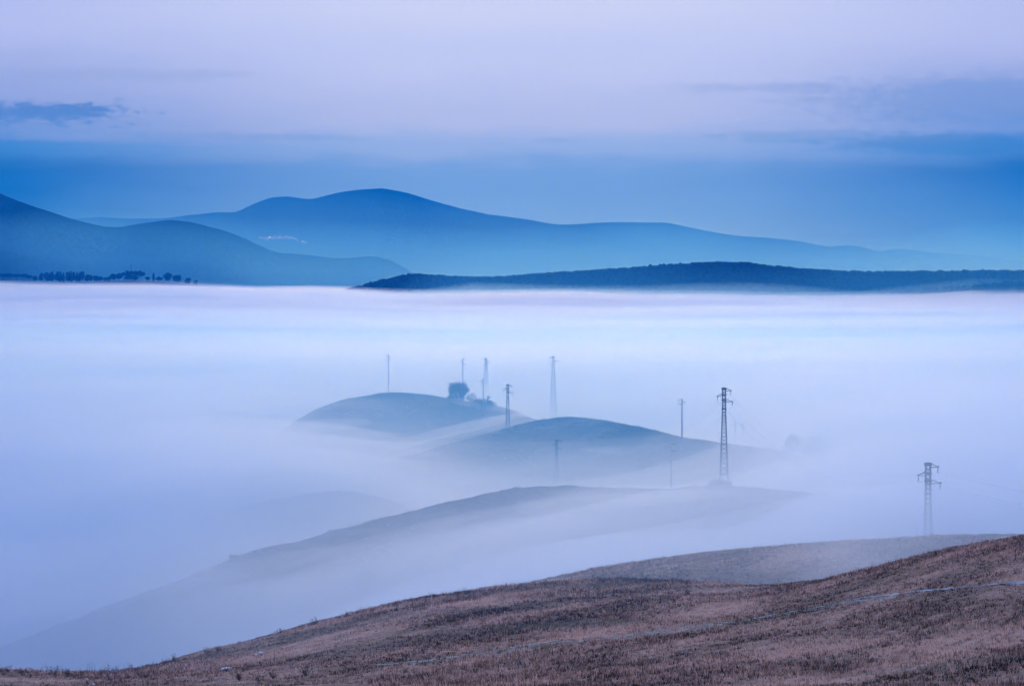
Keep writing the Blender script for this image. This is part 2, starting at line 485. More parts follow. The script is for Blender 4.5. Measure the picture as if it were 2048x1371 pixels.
def fog_offset(px, d):
    lw = 0; ws = 0
    for p, dd, o in FOG_PTS:
        q = np.exp(-0.5 * (((px - p) / 170.0) ** 2 + ((np.log(d) - math.log(dd)) / 0.11) ** 2)) + 1e-9
        lw = lw + q * o; ws = ws + q
    return lw / ws
fxs = np.concatenate([np.arange(-4000, -400, 200), np.arange(-400, 2450, 30), np.arange(2450, 6100, 200)]).astype(float)
fds = np.concatenate([[95], np.geomspace(150, 9500, 170)])
FPX, FD = np.meshgrid(fxs, fds)
FOFF = fog_offset(FPX, FD)
FX = (FPX - 1024) / F * FD
def smooth01(v): v = np.clip(v, 0, 1); return v * v * (3 - 2 * v)
def fog_bank(top, far_top, follow, amp, scale, mat, seed, zmin=-38.0):
    d = FD; px = FPX; x = FX
    nz = fbm(x * scale * 0.7 + seed * 3.7, d * scale + seed * 1.3, 4, 0.45)
    away = smooth01((np.log(d) - math.log(1350)) / math.log(2.0))
    fol = follow + (1 - follow) * smooth01((d - 4300) / 1500)
    z = top + (far_top - top) * away + fol * FOFF + (15.0 if seed > 2 else 9.0) * fbm(px * 0.005 + 3, d * 0.0008 + 0.04 * seed, 3) * smooth01((d - 3200) / 1400) + amp * 2 * nz + (24.0 if seed > 1 else 8.0) * fbm(x * 0.0011 + 5 + d * 0.0004, d * 0.0034 + 0.05 * seed, 4, 0.55) * smooth01((d - 1250) / 700) * (1 - 0.6 * smooth01((d - 3200) / 2000))
    nr, nc = z.shape
    T = np.stack([x, d, z], -1).reshape(-1, 3)
    B = np.stack([x, d, np.full_like(z, zmin)], -1).reshape(-1, 3)
    ft = grid_faces(nr, nc)
    n = nr * nc
    fb = ft[:, ::-1] + n
    idx = np.arange(n).reshape(nr, nc)
    loop = np.concatenate([idx[0, :], idx[1:, -1], idx[-1, -2::-1], idx[-2:0:-1, 0]])
    nxt = np.roll(loop, -1)
    side = np.stack([loop, loop + n, nxt + n, nxt], -1)
    me = mesh_np('fog_bank', np.concatenate([T, B]), np.concatenate([ft, fb, side]), False)
    return tag(link('fog', me, mat), 'pale low fog lying in the valley', 'fog', kind='stuff')
AIR = (0.004, 0.34, 1.0, 1); THIN = (0.10, 0.58, 1.0, 1); BLUE = (0.08, 0.41, 1.0, 1); PALE = (0.55, 0.76, 1.0, 1); WHITE = (0.64, 0.80, 1.0, 1)
CLEAR = (1, 1, 1, 1); DARK = (0, 0, 0, 1)
LAYERS = [ # top nearby, top far off, follow, amp, scale, colour, density, absorption
    (72, 30, 0.15, 3.0, 0.004, BLUE, 1.0e-3, CLEAR),
    (50, 37, 0.75, 3.0, 0.005, PALE, 6.5e-4, CLEAR),
    (38.5, 33, 1.0, 3.5, 0.007, WHITE, 1.8e-3, DARK),
    (33.5, 30, 1.0, 4.0, 0.010, WHITE, 3.4e-3, DARK),
    (27.5, 28, 1.0, 4.5, 0.011, WHITE, 1.3e-2, DARK),
]
for i, (top, ft, fol, amp, scl, col, den, ab) in enumerate(LAYERS):
    fog_bank(top, ft, fol, amp, scl, volume('fog_%d' % i, col, den, 0.78, ab), i + 1, zmin=-38.0 + 0.3 * i)
# thin mist standing in the plain before the mountains
def mist(d0, d1, peak, mat, zmin, fade=None, rough=1.1):
    xs = np.arange(-4000, 6100, 110.0); ds = d0 + (d1 - d0) * (0.5 + 0.5 * np.sign(np.linspace(-1, 1, 41)) * np.abs(np.linspace(-1, 1, 41)) ** 1.6)
    px, d = np.meshgrid(xs, ds); x = (px - 1024) / F * d
    q = 1 - np.abs(2 * (d - d0) / (d1 - d0) - 1)
    h = (peak + 20) * (1 + rough * fbm(x * 0.0024, d * 0.0004 + peak, 4))
    if fade: h = h * smooth01((px - fade[0]) / (fade[1] - fade[0]))
    z = -20 + h * q ** 2.8 + 0.01
    nr, nc = z.shape; n = nr * nc
    T = np.stack([x, d, z], -1).reshape(-1, 3); B = np.stack([x, d, np.full_like(z, zmin)], -1).reshape(-1, 3)
    ft = grid_faces(nr, nc); idx = np.arange(n).reshape(nr, nc)
    loop = np.concatenate([idx[0, :], idx[1:, -1], idx[-1, -2::-1], idx[-2:0:-1, 0]]); nxt = np.roll(loop, -1)
    me = mesh_np('mist', np.concatenate([T, B]), np.concatenate([ft, ft[:, ::-1] + n, np.stack([loop, loop + n, nxt + n, nxt], -1)]))
    tag(link('mist', me, mat), 'thin mist before the mountains', 'mist', kind='stuff')
mist(3700, 5500, 130, volume('mist_wood', THIN, 7.5e-4, 0.6, CLEAR), -36.0, (620, 1000))
mist(6090, 7450, 165, volume('mist_near', (0.14, 0.61, 1.0, 1), 3.6e-3, 0.6, CLEAR), -36.2)
mist(8700, 15200, 360, volume('mist_far', (0.2, 0.6, 1.0, 1), 4e-4, 0.6, CLEAR), -36.2, None, 0.4)
mist(4300, 5450, 60, volume('mist_edge', (0.32, 0.68, 1.0, 1), 6.5e-3, 0.8, CLEAR), -35.8, (350, 1000))
mist(4700, 5930, 44, volume('mist_edge_west', PALE, 5e-3, 0.8, CLEAR), -35.6, (900, 300))
# torn wisps draped over the hills
def wisp(px, py, d, L, thick, deep, tilt, den):
    v = IV4 * np.array([L / 2, deep / 2, thick / 2]) * (1 + 0.22 * (fbm(IV4[:, 0] * 2.2 + px, IV4[:, 1] * 2.2 + py, 2)[:, None]))
    o = link('fog', mesh_np('wisp', v, IF4, True), volume('wisp', WHITE, den, 0.82, DARK))
    p = world_pt(px, py, d); o.location = p; o.rotation_euler = (0, -math.radians(tilt), 0)
    tag(o, 'torn wisp of fog drifting across a hillside', 'fog', kind='stuff')
IV4, IF4 = ico(4)
wisp(845, 874, 1120, 96, 3.6, 46, 13, 1.9e-2)
wisp(1015, 818, 1195, 52, 4.0, 44, -9, 1.3e-2)
wisp(1190, 1004, 630, 62, 2.6, 28, 4, 1.2e-2)
wisp(780, 1075, 548, 44, 2.2, 20, 15, 1.0e-2)
wisp(930, 866, 1030, 60, 1.8, 34, 12, 1.0e-2)
wisp(650, 850, 1150, 40, 5.0, 40, 4, 8e-3)
wisp(1310, 905, 940, 50, 3.0, 30, -3, 7e-3)
wisp(860, 1110, 505, 62, 6.5, 50, 13, 1.0e-2)
wisp(1290, 985, 600, 40, 3.2, 26, 1, 1.0e-2)
wisp(560, 1125, 500, 30, 3.0, 26, 9, 9e-3)
wisp(260, 820, 1080, 130, 5.0, 60, 2, 5e-3)
wisp(120, 985, 760, 90, 4.5, 50, 3, 5e-3)
wisp(420, 930, 860, 70, 4.0, 40, 4, 6e-3)
wisp(1720, 800, 1240, 120, 5.0, 70, -1, 5e-3)
wisp(1880, 880, 960, 80, 4.0, 50, 2, 5e-3)
wisp(150, 1200, 420, 46, 3.2, 34, 10, 6e-3)

# the clear blue air of the whole valley
def haze_box():
    b = MB()
    b.box((0, 7500, (480 - 42) / 2), (36000, 15900, 480 + 42))
    o = b.build('haze', volume('haze', AIR, 0.86e-4, 0.2, CLEAR))
    tag(o, kind='stuff')
haze_box()

# ------------------------------------------------------------------ object materials
def plain(name, a, b, scale, rough=0.8, spec=0.3, metal=0.0):
    def f(N, pos):
        n = N.noise(pos, scale, 4.0, 0.6)
        return N.ramp(n, [(0.35, a + (1,)), (0.65, b + (1,))], 'LINEAR'), None
    m = surface(name, f, rough, spec)
    return m
M['steel'] = plain('weathered_steel', (0.018, 0.035, 0.045), (0.045, 0.065, 0.075), 1.5, 0.65, 0.4)
M['concrete'] = plain('pole_concrete', (0.30, 0.31, 0.33), (0.46, 0.46, 0.47), 1.0)
M['crossarm'] = plain('crossarm_steel', (0.03, 0.04, 0.05), (0.06, 0.07, 0.08), 2.0, 0.6, 0.4)
M['glassy'] = plain('insulator_ceramic', (0.03, 0.05, 0.06), (0.06, 0.08, 0.09), 4.0, 0.25, 0.5)
M['wire'] = plain('wire_aluminium', (0.12, 0.13, 0.14), (0.18, 0.19, 0.2), 2.0, 0.5, 0.5)
M['bark'] = plain('bark', (0.03, 0.026, 0.022), (0.07, 0.06, 0.05), 3.0)
M['leaf'] = plain('leaf', (0.018, 0.028, 0.02), (0.055, 0.065, 0.045), 0.9, 0.9, 0.1)
M['needle'] = plain('pine_needles', (0.006, 0.022, 0.018), (0.016, 0.046, 0.036), 0.2, 1.0, 0.0)
M['weed'] = plain('dry_weed', (0.045, 0.04, 0.035), (0.12, 0.095, 0.075), 2.0)
M['stone'] = plain('pale_stone', (0.55, 0.52, 0.52), (0.8, 0.77, 0.77), 1.5)
M['clay'] = plain('wet_clay', (0.17, 0.165, 0.16), (0.48, 0.465, 0.455), 0.5, 0.95, 0.1)
M['rut'] = plain('rut_grass', (0.12, 0.13, 0.105), (0.38, 0.38, 0.31), 0.7)
M['plaster'] = plain('house_plaster', (0.16, 0.15, 0.14), (0.6, 0.56, 0.52), 0.035)
M['tile'] = plain('roof_tile', (0.12, 0.07, 0.05), (0.2, 0.12, 0.08), 0.1)
def lit_window():
    m, N = material('lit_window')
    e = N.node('ShaderNodeEmission'); e.inputs[0].default_value = (0.85, 0.9, 1.0, 1); e.inputs[1].default_value = 2.6
    o = N.node('ShaderNodeOutputMaterial'); N.t.links.new(e.outputs[0], o.inputs[0])
    try: m.cycles.emission_sampling = 'NONE'
    except Exception: pass
    return m
M['lit'] = lit_window()

# ------------------------------------------------------------------ field: track and dry grass
def field_hit(px, py):
    d = np.linspace(100, 330, 1400)
    ray = EYE - (py - HOR) / F * d
    z = field_z(np.full_like(d, px), d)
    i = np.argmax(z >= ray)
    return d[i] if z[i] >= ray[i] else curve(D_CREST, np.array([px]), 30)[0]
TRACK = [(640, 1346), (760, 1334), (880, 1318), (1000, 1301), (1100, 1288), (1200, 1277), (1300, 1265), (1400, 1252), (1500, 1239), (1600, 1221), (1700, 1203), (1800, 1188),
         (1900, 1177), (2048, 1166), (2200, 1156)]
tp = np.arange(640, 2200, 20.0)
tpy = curve(TRACK, tp, 30)
td = np.array([field_hit(a, b) for a, b in zip(tp, tpy)])
td = np.convolve(np.pad(td, 3, mode='edge'), np.ones(7) / 7, 'valid')
TR = np.stack([(tp - 1024) / F * td, td], -1)
fine = np.linspace(0, len(TR) - 1, 500)
TR = np.stack([np.interp(fine, np.arange(len(TR)), TR[:, k]) for k in (0, 1)], -1)
tan = np.gradient(TR, axis=0); tan /= np.linalg.norm(tan, axis=1)[:, None]
NRM = np.stack([-tan[:, 1], tan[:, 0]], -1)
def px_of(x, y): return x / y * F + 1024
RUTS = []
def ribbon(name, off, width, i0, i1, mat, parent, lift=0.05):
    wob = 0.18 * fbm(TR[:, 0] * 0.3 + off * 9, TR[:, 1] * 0.3, 3)
    wd = width * (0.75 + 1.1 * (fbm(TR[:, 0] * 0.8, TR[:, 1] * 0.8 + off * 5, 3) + 0.25))
    ctr = TR + NRM * (off + wob)[:, None]
    V = []
    for s in (-0.5, -0.17, 0.17, 0.5):
        p = ctr + NRM * (wd * s)[:, None]
        z = field_surface(px_of(p[:, 0], p[:, 1]), p[:, 1]) + lift - 0.04 * (abs(s) > 0.3)
        V.append(np.stack([p[:, 0], p[:, 1], z], -1)[i0:i1])
    V = np.stack(V)
    RUTS.append(ctr[i0:i1])
    me = mesh_np(name, V.reshape(-1, 3), grid_faces(4, i1 - i0), True)
    return link(name, me, mat, parent)
PXT = px_of(TR[:, 0], TR[:, 1])
i_pale = int(np.argmax(PXT > 1690)); i_rut0 = int(np.argmax(PXT > 760))
trk = ribbon('track', 0.75, 0.5, i_rut0, i_pale + 20, M['rut'], None)
tag(trk, kind='structure')
ribbon('rut', -0.75, 0.45, i_rut0 + 15, i_pale + 40, M['rut'], trk)
ribbon('clay_rut', 0.55, 0.9, i_pale, len(TR), M['clay'], trk, 0.07)

def build_grass():
    n = 120000
    px = RNG.uniform(-60, 2110, n)
    q = RNG.random(n)
    d0, d1 = 112.0, 300.0
    d = np.sqrt(d0 * d0 + q * (d1 * d1 - d0 * d0))
    cd = curve(D_CREST, px, 30); bd = curve(D_BOT, px, 60)
    keep = (d < cd + 14) & (d > bd - 14)
    px, d = px[keep], d[keep]
    x = (px - 1024) / F * d
    dist = np.full(len(x), 99.0)
    for r in RUTS:
        for c in r[::4]:
            dist = np.minimum(dist, (x - c[0]) ** 2 + (d - c[1]) ** 2)
    keep = (dist > 0.17) | (RNG.random(len(x)) < 0.3)
    px, d, x = px[keep], d[keep], x[keep]
    z = field_surface(px, d)
    # the further shoulder of the field
    n2 = 26000
    px2 = RNG.uniform(930, 2110, n2); cd2 = curve([(850, 290), (1060, 315), (1400, 345), (2048, 372), (3000, 380)], px2, 60)
    d2 = cd2 - 62 + 70 * RNG.random(n2)
    z2 = FRISE(px2, d2)
    x2 = (px2 - 1024) / F * d2
    x = np.concatenate([x, x2]); y = np.concatenate([d, d2]); z = np.concatenate([z, z2])
    n = len(x)
    lush = fbm(x * 0.07 + 40, y * 0.07, 4) + 0.5 * fbm(x * 0.6, y * 0.6 + 9, 3)
    keep = lush > RNG.uniform(-0.42, -0.12, n)
    x, y, z, lush = x[keep], y[keep], z[keep], lush[keep]; n = len(x)
    h = (0.12 + 0.17 * RNG.random(n)) * np.clip(1.0 + 1.6 * lush, 0.35, 2.0)
    tall = RNG.random(n) < 0.012
    h = np.where(tall, h * 2.0, h)
    tone = np.clip(RNG.normal(0.5, 0.28, n), 0, 1)
    B = 4
    base = np.stack([x, y, z - 0.04], -1)
    V = np.zeros((n, B, 3, 3)); 
    for b in range(B):
        an = RNG.uniform(0, 2 * np.pi, n); lean = RNG.uniform(0.05, 0.5, n) * h
        w = RNG.uniform(0.018, 0.05, n); hh = h * RNG.uniform(0.5, 1.1, n)
        sx, sy = RNG.normal(0, 0.09, n), RNG.normal(0, 0.09, n)
        p = base + np.stack([sx, sy, np.zeros(n)], -1)
        side = np.stack([np.cos(an), np.sin(an), np.zeros(n)], -1) * w[:, None]
        an2 = RNG.uniform(0, 2 * np.pi, n)
        tip = p + np.stack([np.cos(an2) * lean, np.sin(an2) * lean, hh], -1)
        V[:, b, 0] = p - side; V[:, b, 1] = p + side; V[:, b, 2] = tip
    me = mesh_np('dry_grass', V.reshape(-1, 3), np.arange(n * B * 3).reshape(-1, 3))
    at = me.attributes.new('tone', 'FLOAT', 'POINT')
    at.data.foreach_set('value', np.repeat(tone, B * 3).astype(np.float32))
    tag(link('dry_grass', me, M['grass']), 'short dry brown grass covering the field', 'grass', kind='stuff')
build_grass()

ORD = 'first second third fourth fifth sixth seventh eighth ninth tenth eleventh twelfth thirteenth fourteenth fifteenth sixteenth seventeenth eighteenth nineteenth twentieth twenty-first twenty-second twenty-third twenty-fourth'.split()
# ------------------------------------------------------------------ copies
def copy_tree(o, parent=None):
    c = o.copy(); C.objects.link(c); c.parent = parent
    for ch in list(o.children):
        copy_tree(ch, c)
    return c
def ground_z(fn, px, d):
    return float(fn(np.array([px]), np.array([float(d)]))[0])

# ------------------------------------------------------------------ lattice pylons
def make_pylon(H=20.0, arms=((1, 0.0, 1.16), (-1, 1.25, 1.1), (1, 2.45, 1.5)), head=4.6, wt=0.36, wb=0.87, insulators=True, straight=True):
    root = thing('lattice_pylon', 'x', 'pylon', (0, 0, 0))
    zh = H - head if straight else H - 0.2
    def hw(z):
        if z >= zh: return wt
        return wb + (wt - wb) * (z / zh)
    for sx in (-1, 1):
        for sy in (-1, 1):
            m = MB()
            m.bar((sx * wb, sy * wb, -1.2), (sx * wt, sy * wt, zh), 0.085, 0.07)
            m.bar((sx * wt, sy * wt, zh), (sx * wt, sy * wt, H), 0.075)
            m.build('leg', M['steel'], root)
    z = 0.4
    lev = [z]
    while z < H - 0.5:
        z += max(0.74, 1.28 * hw(z) + 0.12); lev.append(min(z, H))
    for a, b in zip(lev[:-1], lev[1:]):
        m = MB(); p, q = hw(a), hw(b)
        for (x0, y0, x1, y1) in ((-1, -1, 1, -1), (1, -1, 1, 1), (1, 1, -1, 1), (-1, 1, -1, -1)):
            m.bar((x0 * p, y0 * p, a), (x1 * q, y1 * q, b), 0.045, n=3)
            m.bar((x1 * p, y1 * p, a), (x0 * q, y0 * q, b), 0.045, n=3)
        m.build('brace', M['steel'], root)
    for zz in [0.9, 0.5 * zh, zh] + [H - a[1] - 0.25 for a in arms] + [H - 0.06]:
        m = MB(); p = hw(zz) + 0.012
        tall = 0.06 if zz < zh else 0.2
        for (x0, y0, x1, y1) in ((-1, -1, 1, -1), (1, -1, 1, 1), (1, 1, -1, 1), (-1, 1, -1, -1)):
            m.bar((x0 * p, y0 * p, zz), (x1 * p, y1 * p, zz), tall, n=4)
        m.build('collar', M['steel'], root)
    for (s, dz, L) in arms:
        m = MB(); z0 = H - dz - 0.05; tip = Vector((s * (wt + L), 0, z0 - 0.5 if straight else z0 - 0.12))
        for sy in (-1, 1):
            m.bar((s * wt, sy * wt, z0), tip, 0.075); m.bar((s * wt, sy * wt, z0 - 0.62), tip - Vector((0, 0, 0.03)), 0.065)
        m.box(tip, (0.4, 0.22, 0.22))
        arm = m.build('crossarm', M['crossarm'], root)
        if insulators:
            k = MB()
            k.bar(tip, tip - Vector((0, 0, 0.95)), 0.05, n=5)
            for j in range(6):
                c = tip - Vector((0, 0, 0.22 + 0.115 * j)); k.bar(c, c - Vector((0, 0, 0.06)), 0.11, 0.08, 8)
            k.build('insulator', M['glassy'], arm)
    return root
PY = make_pylon()
GP = 'lattice pylons of the valley line'
PYLONS = [ # column, depth, row of top, scale, label
    (1448, 645, 775.5, 1.0, 'tall dark lattice pylon rising from a bushy mound on the middle ridge'),
    (1856, 438, 925.5, 1.0, 'nearest lattice pylon, its legs sunk in fog behind the grassy shoulder'),
    (1113, 900, 878.5, 0.97, 'dark lattice pylon half hidden behind the crest of the middle ridge'),
    (1015.5, 1042, 768.5, 0.985, 'dark lattice pylon standing on the near slope of the domed hill'),
]
ARMTIPS = {}
for i, (px, d, py, sc, lab) in enumerate(PYLONS):
    o = PY if i == 0 else copy_tree(PY)
    H = 20.0 * sc
    p = world_pt(px, py, d)
    o.location = (p.x, p.y, p.z - H); o.scale = (sc, sc, sc); o.rotation_euler = (0, 0, 0.06 + 0.03 * i)
    tag(o, lab, 'pylon', GP)
    ARMTIPS[i] = [Vector((p.x + s * (0.36 + L) * sc, p.y, p.z - (dz + 0.55 + 0.95) * sc)) for (s, dz, L) in ((1, 0, 1.16), (-1, 1.25, 1.1), (1, 2.45, 1.5))]
PZ = make_pylon(24.0, ((-1, 0.1, 1.6), (1, 1.6, 1.7), (-1, 3.1, 1.6)), 0.3, 0.40, 1.35, False, False)
p = world_pt(1106.5, 713, 1260); PZ.location = (p.x, p.y, p.z - 24); tag(PZ, 'lattice pylon floating above the fog behind the domed hill', 'pylon', GP)
PW = copy_tree(PZ); p = world_pt(972, 716, 1520); PW.location = (p.x, p.y, p.z - 24); PW.rotation_euler = (0, 0, 0.5)
tag(PW, 'very faint lattice pylon almost lost in fog above the bushy hill', 'pylon', GP)

# ------------------------------------------------------------------ concrete poles
def make_pole(arms, hang):
    H = 12.0
    root = thing('utility_pole', 'x', 'pole', (0, 0, 0))
    m = MB(); m.bar((0, 0, -1), (0, 0, H), 0.25, 0.16, 10); m.build('post', M['concrete'], root, True)
    for (s, dz, L) in arms:
        m = MB(); z = H - 0.08 - dz
        m.bar((-s * 0.12, -0.14, z), (s * L, -0.14, z - (0.1 if hang else 0)), 0.1); m.bar((0, -0.14, z - 0.35), (s * L * 0.5, -0.14, z - 0.03), 0.03)
        a = m.build('crossarm', M['crossarm'], root)
        k = MB(); e = Vector((s * (L - 0.05), -0.14, z - (0.1 if hang else 0)))
        if hang:
            k.bar(e, e - Vector((0, 0, 0.62)), 0.07, 0.08, 6)
        else:
            k.bar(e, e - Vector((0, 0, 0.32)), 0.05, 0.03, 6)
        k.build('insulator', M['glassy'], a)
    return root
PA = make_pole(((1, 0.0, 1.2), (-1, 0.75, 1.15), (1, 1.5, 1.45)), False)
PB = make_pole(((-1, 0.1, 1.0), (1, 0.8, 1.0), (-1, 1.5, 1.25)), True)
GQ = 'concrete utility poles'
POLES = [ # proto, column, depth, top row, height, label
    (PA, 1342.5, 690, 887, 12.2, 'pale concrete pole in front of the dark hillside, foot in fog'),
    (PB, 1364, 888, 797, 11.6, 'slim pole with hanging insulators on the tail of the domed hill'),
    (PA, 967.5, 1150, 757, 13.6, 'leaning dark pole in front of the low mound by the big bush'),
    (PA, 925.5, 1262, 717, 17.5, 'thin hazy pole rising straight behind the big bush'),
    (PB, 777, 1390, 708, 19.5, 'faint slender pole on the rounded crest of the far hill'),
    (PA, 656, 1480, 757, 14.0, 'barely visible pole at the sloping end of the far hill'),
    (PB, 1471, 985, 841, 11.5, 'ghostly pole just beside the tall pylon, in fog'),
    (PA, 1486, 970, 845, 12.5, 'second ghostly pole from the tall pylon, in fog'),
    (PB, 1680, 960, 868, 11.0, 'lone faint pole in fog between two pylons'),
]
done = set()
for (pr, px, d, py, h, lab) in POLES:
    o = copy_tree(pr) if pr.name in done else pr
    done.add(pr.name)
    p = world_pt(px, py, d)
    o.location = (p.x, p.y, p.z - h); o.scale = (1, 1, h / 12.0)
    o.rotation_euler = (0, math.radians(-1.6) if 'leaning' in lab else 0, random.uniform(-0.25, 0.25))
    tag(o, lab, 'pole', GQ)

# ------------------------------------------------------------------ wires
def wire(a, b, sag, lab):
    m = MB(); n = 20; prev = None
    for k in range(n + 1):
        t = k / n; p = a.lerp(b, t) - Vector((0, 0, sag * 4 * t * (1 - t)))
        if prev is not None: m.bar(prev, p, 0.013, n=3)
        prev = p
    tag(m.build('wire', M['wire']), lab, 'wire', 'wires of the pylon line')
for k, nm in enumerate(('top', 'middle', 'lower')):
    wire(ARMTIPS[1][k], ARMTIPS[0][k], 6.0, '%s sagging wire from the nearest pylon to the mound pylon' % nm)
    wire(ARMTIPS[0][k], ARMTIPS[2][k], 9.0, '%s sagging wire from the mound pylon to the half hidden pylon' % nm)
    wire(ARMTIPS[2][k], ARMTIPS[3][k], 2.5, '%s wire from the half hidden pylon to the hillside pylon' % nm)
    e = ARMTIPS[1][k] + Vector((75, -190, 6)); wire(ARMTIPS[1][k], e, 4.0, '%s wire running from the nearest pylon out of the picture' % nm)

# ------------------------------------------------------------------ plants
def leaf_mesh(name, centres, size, squash=1.0):
    n = len(centres)
    a = RNG.normal(0, 1, (n, 3)); a /= np.linalg.norm(a, axis=1)[:, None]
    b = np.cross(a, RNG.normal(0, 1, (n, 3))); b /= np.linalg.norm(b, axis=1)[:, None]
    s = size * RNG.uniform(0.6, 1.3, n)[:, None]
    V = np.stack([centres - a * s, centres + b * s * 0.5, centres + a * s, centres - b * s * 0.5], 1)
    return mesh_np(name, V.reshape(-1, 3), np.arange(4 * n).reshape(-1, 4))
def clumps(n, c, rad, per, spread):
    out = []
    for _ in range(n):
        v = RNG.normal(0, 1, 3); v /= np.linalg.norm(v); r = RNG.random() ** 0.4
        ctr = np.array(c) + v * r * np.array(rad)
        out.append(ctr + RNG.normal(0, spread, (per, 3)))
    return np.concatenate(out)
def grow(m, p, d, L, r, depth, tips):
    n = 3
    for k in range(n):
        q = p + d * (L / n)
        m.bar(p, q, r * (1 - 0.25 * k / n), r * (1 - 0.25 * (k + 1) / n), 5 if depth > 1 else 3)
        if depth < 4 or k > 0: tips.append(q.copy())
        p = q; d = (d + Vector((random.gauss(0, 0.1), random.gauss(0, 0.1), 0.05))).normalized()
    tips.append(p)
    if depth == 0: return
    for _ in range(random.choice((3, 3, 4))):
        nd = (d + Vector((random.gauss(0, 0.55), random.gauss(0, 0.55), random.gauss(0.1, 0.3)))).normalized()
        grow(m, p, nd, L * random.uniform(0.6, 0.82), r * 0.62, depth - 1, tips)
def branchy_tree(name, H, lab, cat, loc, stems=3, leaves=2200, lsize=0.16, spread=0.35, mat='leaf', group=None):
    root = thing(name, lab, cat, loc, random.uniform(0, 6), group)
    m = MB(); tips = []
    for s in range(stems):
        d = Vector((random.gauss(0, 0.6), random.gauss(0, 0.6), 1)).normalized()
        grow(m, Vector((random.gauss(0, 0.2), random.gauss(0, 0.2), -0.3)), d, H * 0.2, H * 0.02, 4, tips)
    zt = max(t.z for t in tips); k = H / zt
    m.v = [(x * k, y * k, z * k) for x, y, z in m.v]
    m.build('trunk', M['bark'], root)
    T = np.array([tuple(t * k) for t in tips if t.z * k > H * 0.05])
    c = T[RNG.integers(0, len(T), leaves)] + RNG.normal(0, spread, (leaves, 3))
    if stems > 2:
        for _ in range(20):
            a_ = RNG.uniform(0, 6.28); e_ = RNG.uniform(0.0, 1.0) ** 1.3; r_ = 0.6 * H * math.sqrt(max(0.02, 1 - e_ * e_)) * RNG.uniform(0.5, 1.05)
            q_ = np.array([r_ * math.cos(a_), r_ * math.sin(a_), H * (0.03 + 0.8 * e_)])
            c = np.concatenate([c, q_ + RNG.normal(0, H * RNG.uniform(0.05, 0.1), (leaves // 22, 3))])
    c = c[c[:, 2] > 0.05]
    link('crown', leaf_mesh('crown', c, lsize), M[mat], root)
    return root
def bush(name, w, h, lab, loc, n=16, per=90, ls=0.14, mat='leaf', group=None, deep=None):
    root = thing(name, lab, 'bush', loc, 0, group)
    m = MB()
    for _ in range(10):
        a = random.uniform(0, 6.28); q = Vector((math.cos(a) * w * 0.35 * random.random(), math.sin(a) * w * 0.3 * random.random(), h * random.uniform(0.5, 0.95)))
        m.bar((q.x * 0.2, q.y * 0.2, -0.3), q, 0.03, 0.012, 4)
    m.build('stems', M['bark'], root)
    c = clumps(n, (0, 0, h * 0.42), (w * 0.42, (deep or w) * 0.42, h * 0.45), per, min(w, h) * 0.13)
    c[:, 2] = np.maximum(c[:, 2], 0.02)
    link('foliage', leaf_mesh('foliage', c, ls), M[mat], root)
    return root
# the big bush and its neighbours on the far hill
zA = lambda px, d: ground_z(fA, px, d)
def on(fn, px, d): return ((px - 1024) / F * d, d, ground_z(fn, px, d))
p = on(fA, 914, 1235)
branchy_tree('bushy_tree', world_pt(914, 769, 1235).z - p[2], 'big bare-branched bushy tree on the shoulder of the far hill', 'tree', p, 7, 4600, 0.2, 0.5).scale = (0.98, 0.98, 1.16)
p = on(fA, 967, 1195); bush('shrub', 12, world_pt(965, 797, 1195).z - p[2] + 0.4, 'low dense shrub mound beside the big bushy tree', p, 40, 110, 0.2)
for px, top, lab in ((955, 785, 'thin upright sapling between the bushy tree and the mound'), (979, 790, 'small sapling poking out behind the low shrub mound')):
    p = on(fA, px, 1203); branchy_tree('sapling', world_pt(px, top, 1203).z - p[2], lab, 'tree', p, 1, 60, 0.12, 0.2)
# mound under the tall pylon
p = on(fC, 1441, 640); bush('bramble', 6.6, 2.4, 'rounded bramble mound at the foot of the tall pylon', (p[0], p[1], p[2] - 0.2), 60, 120, 0.13)
# scrub at the foot of the hillside pylon
for k, (px, d, w, h, lab) in enumerate(((1012, 1030, 4.2, 1.7, 'low scrub at the foot of the hillside pylon'), (1032, 1026, 5.0, 1.3, 'flat scrub just beside the hillside pylon'), (990, 1024, 4.5, 1.0, 'thin scrub trailing downhill from the hillside pylon'))):
    p = on(fB, px, d); bush('scrub', w, h, lab, p, 18, 60, 0.14)
# middle ridge hedge end
for k, (px, d, w, h, lab) in enumerate(((468, 563, 2.2, 1.5, 'small dark bush on the tip of the middle ridge'), (512, 567, 1.8, 0.9, 'low hedge bush next to the ridge tip'), (530, 569, 2.2, 0.8, 'second low hedge bush from the ridge tip'),
                                          (552, 571, 2.4, 0.7, 'third low hedge bush from the ridge tip'))):
    p = on(fC, px, d); bush('hedge_bush', w, h, lab, (p[0], p[1], p[2] - 0.1), 18, 70, 0.1)
p = on(fC, 733, 540); bush('thicket', 3.8, world_pt(733, 1112, 540).z - p[2], 'blurred round thicket on the foggy slope below the middle ridge', p, 30, 90, 0.15)
for px, d, top, lab in ((1585, 885, 870, 'ghostly tree in fog, nearer to the tall pylon'), (1630, 890, 868, 'ghostly tall tree in fog beside the lone faint pole'), (1633, 860, 884, 'ghostly low tree in fog below the tall ghostly tree')):
    p = on(fB, px, d); hh = world_pt(px, top, d).z - p[2]
    branchy_tree('misty_tree', hh, lab, 'tree', p, 4, 1500, 0.2, 0.5)

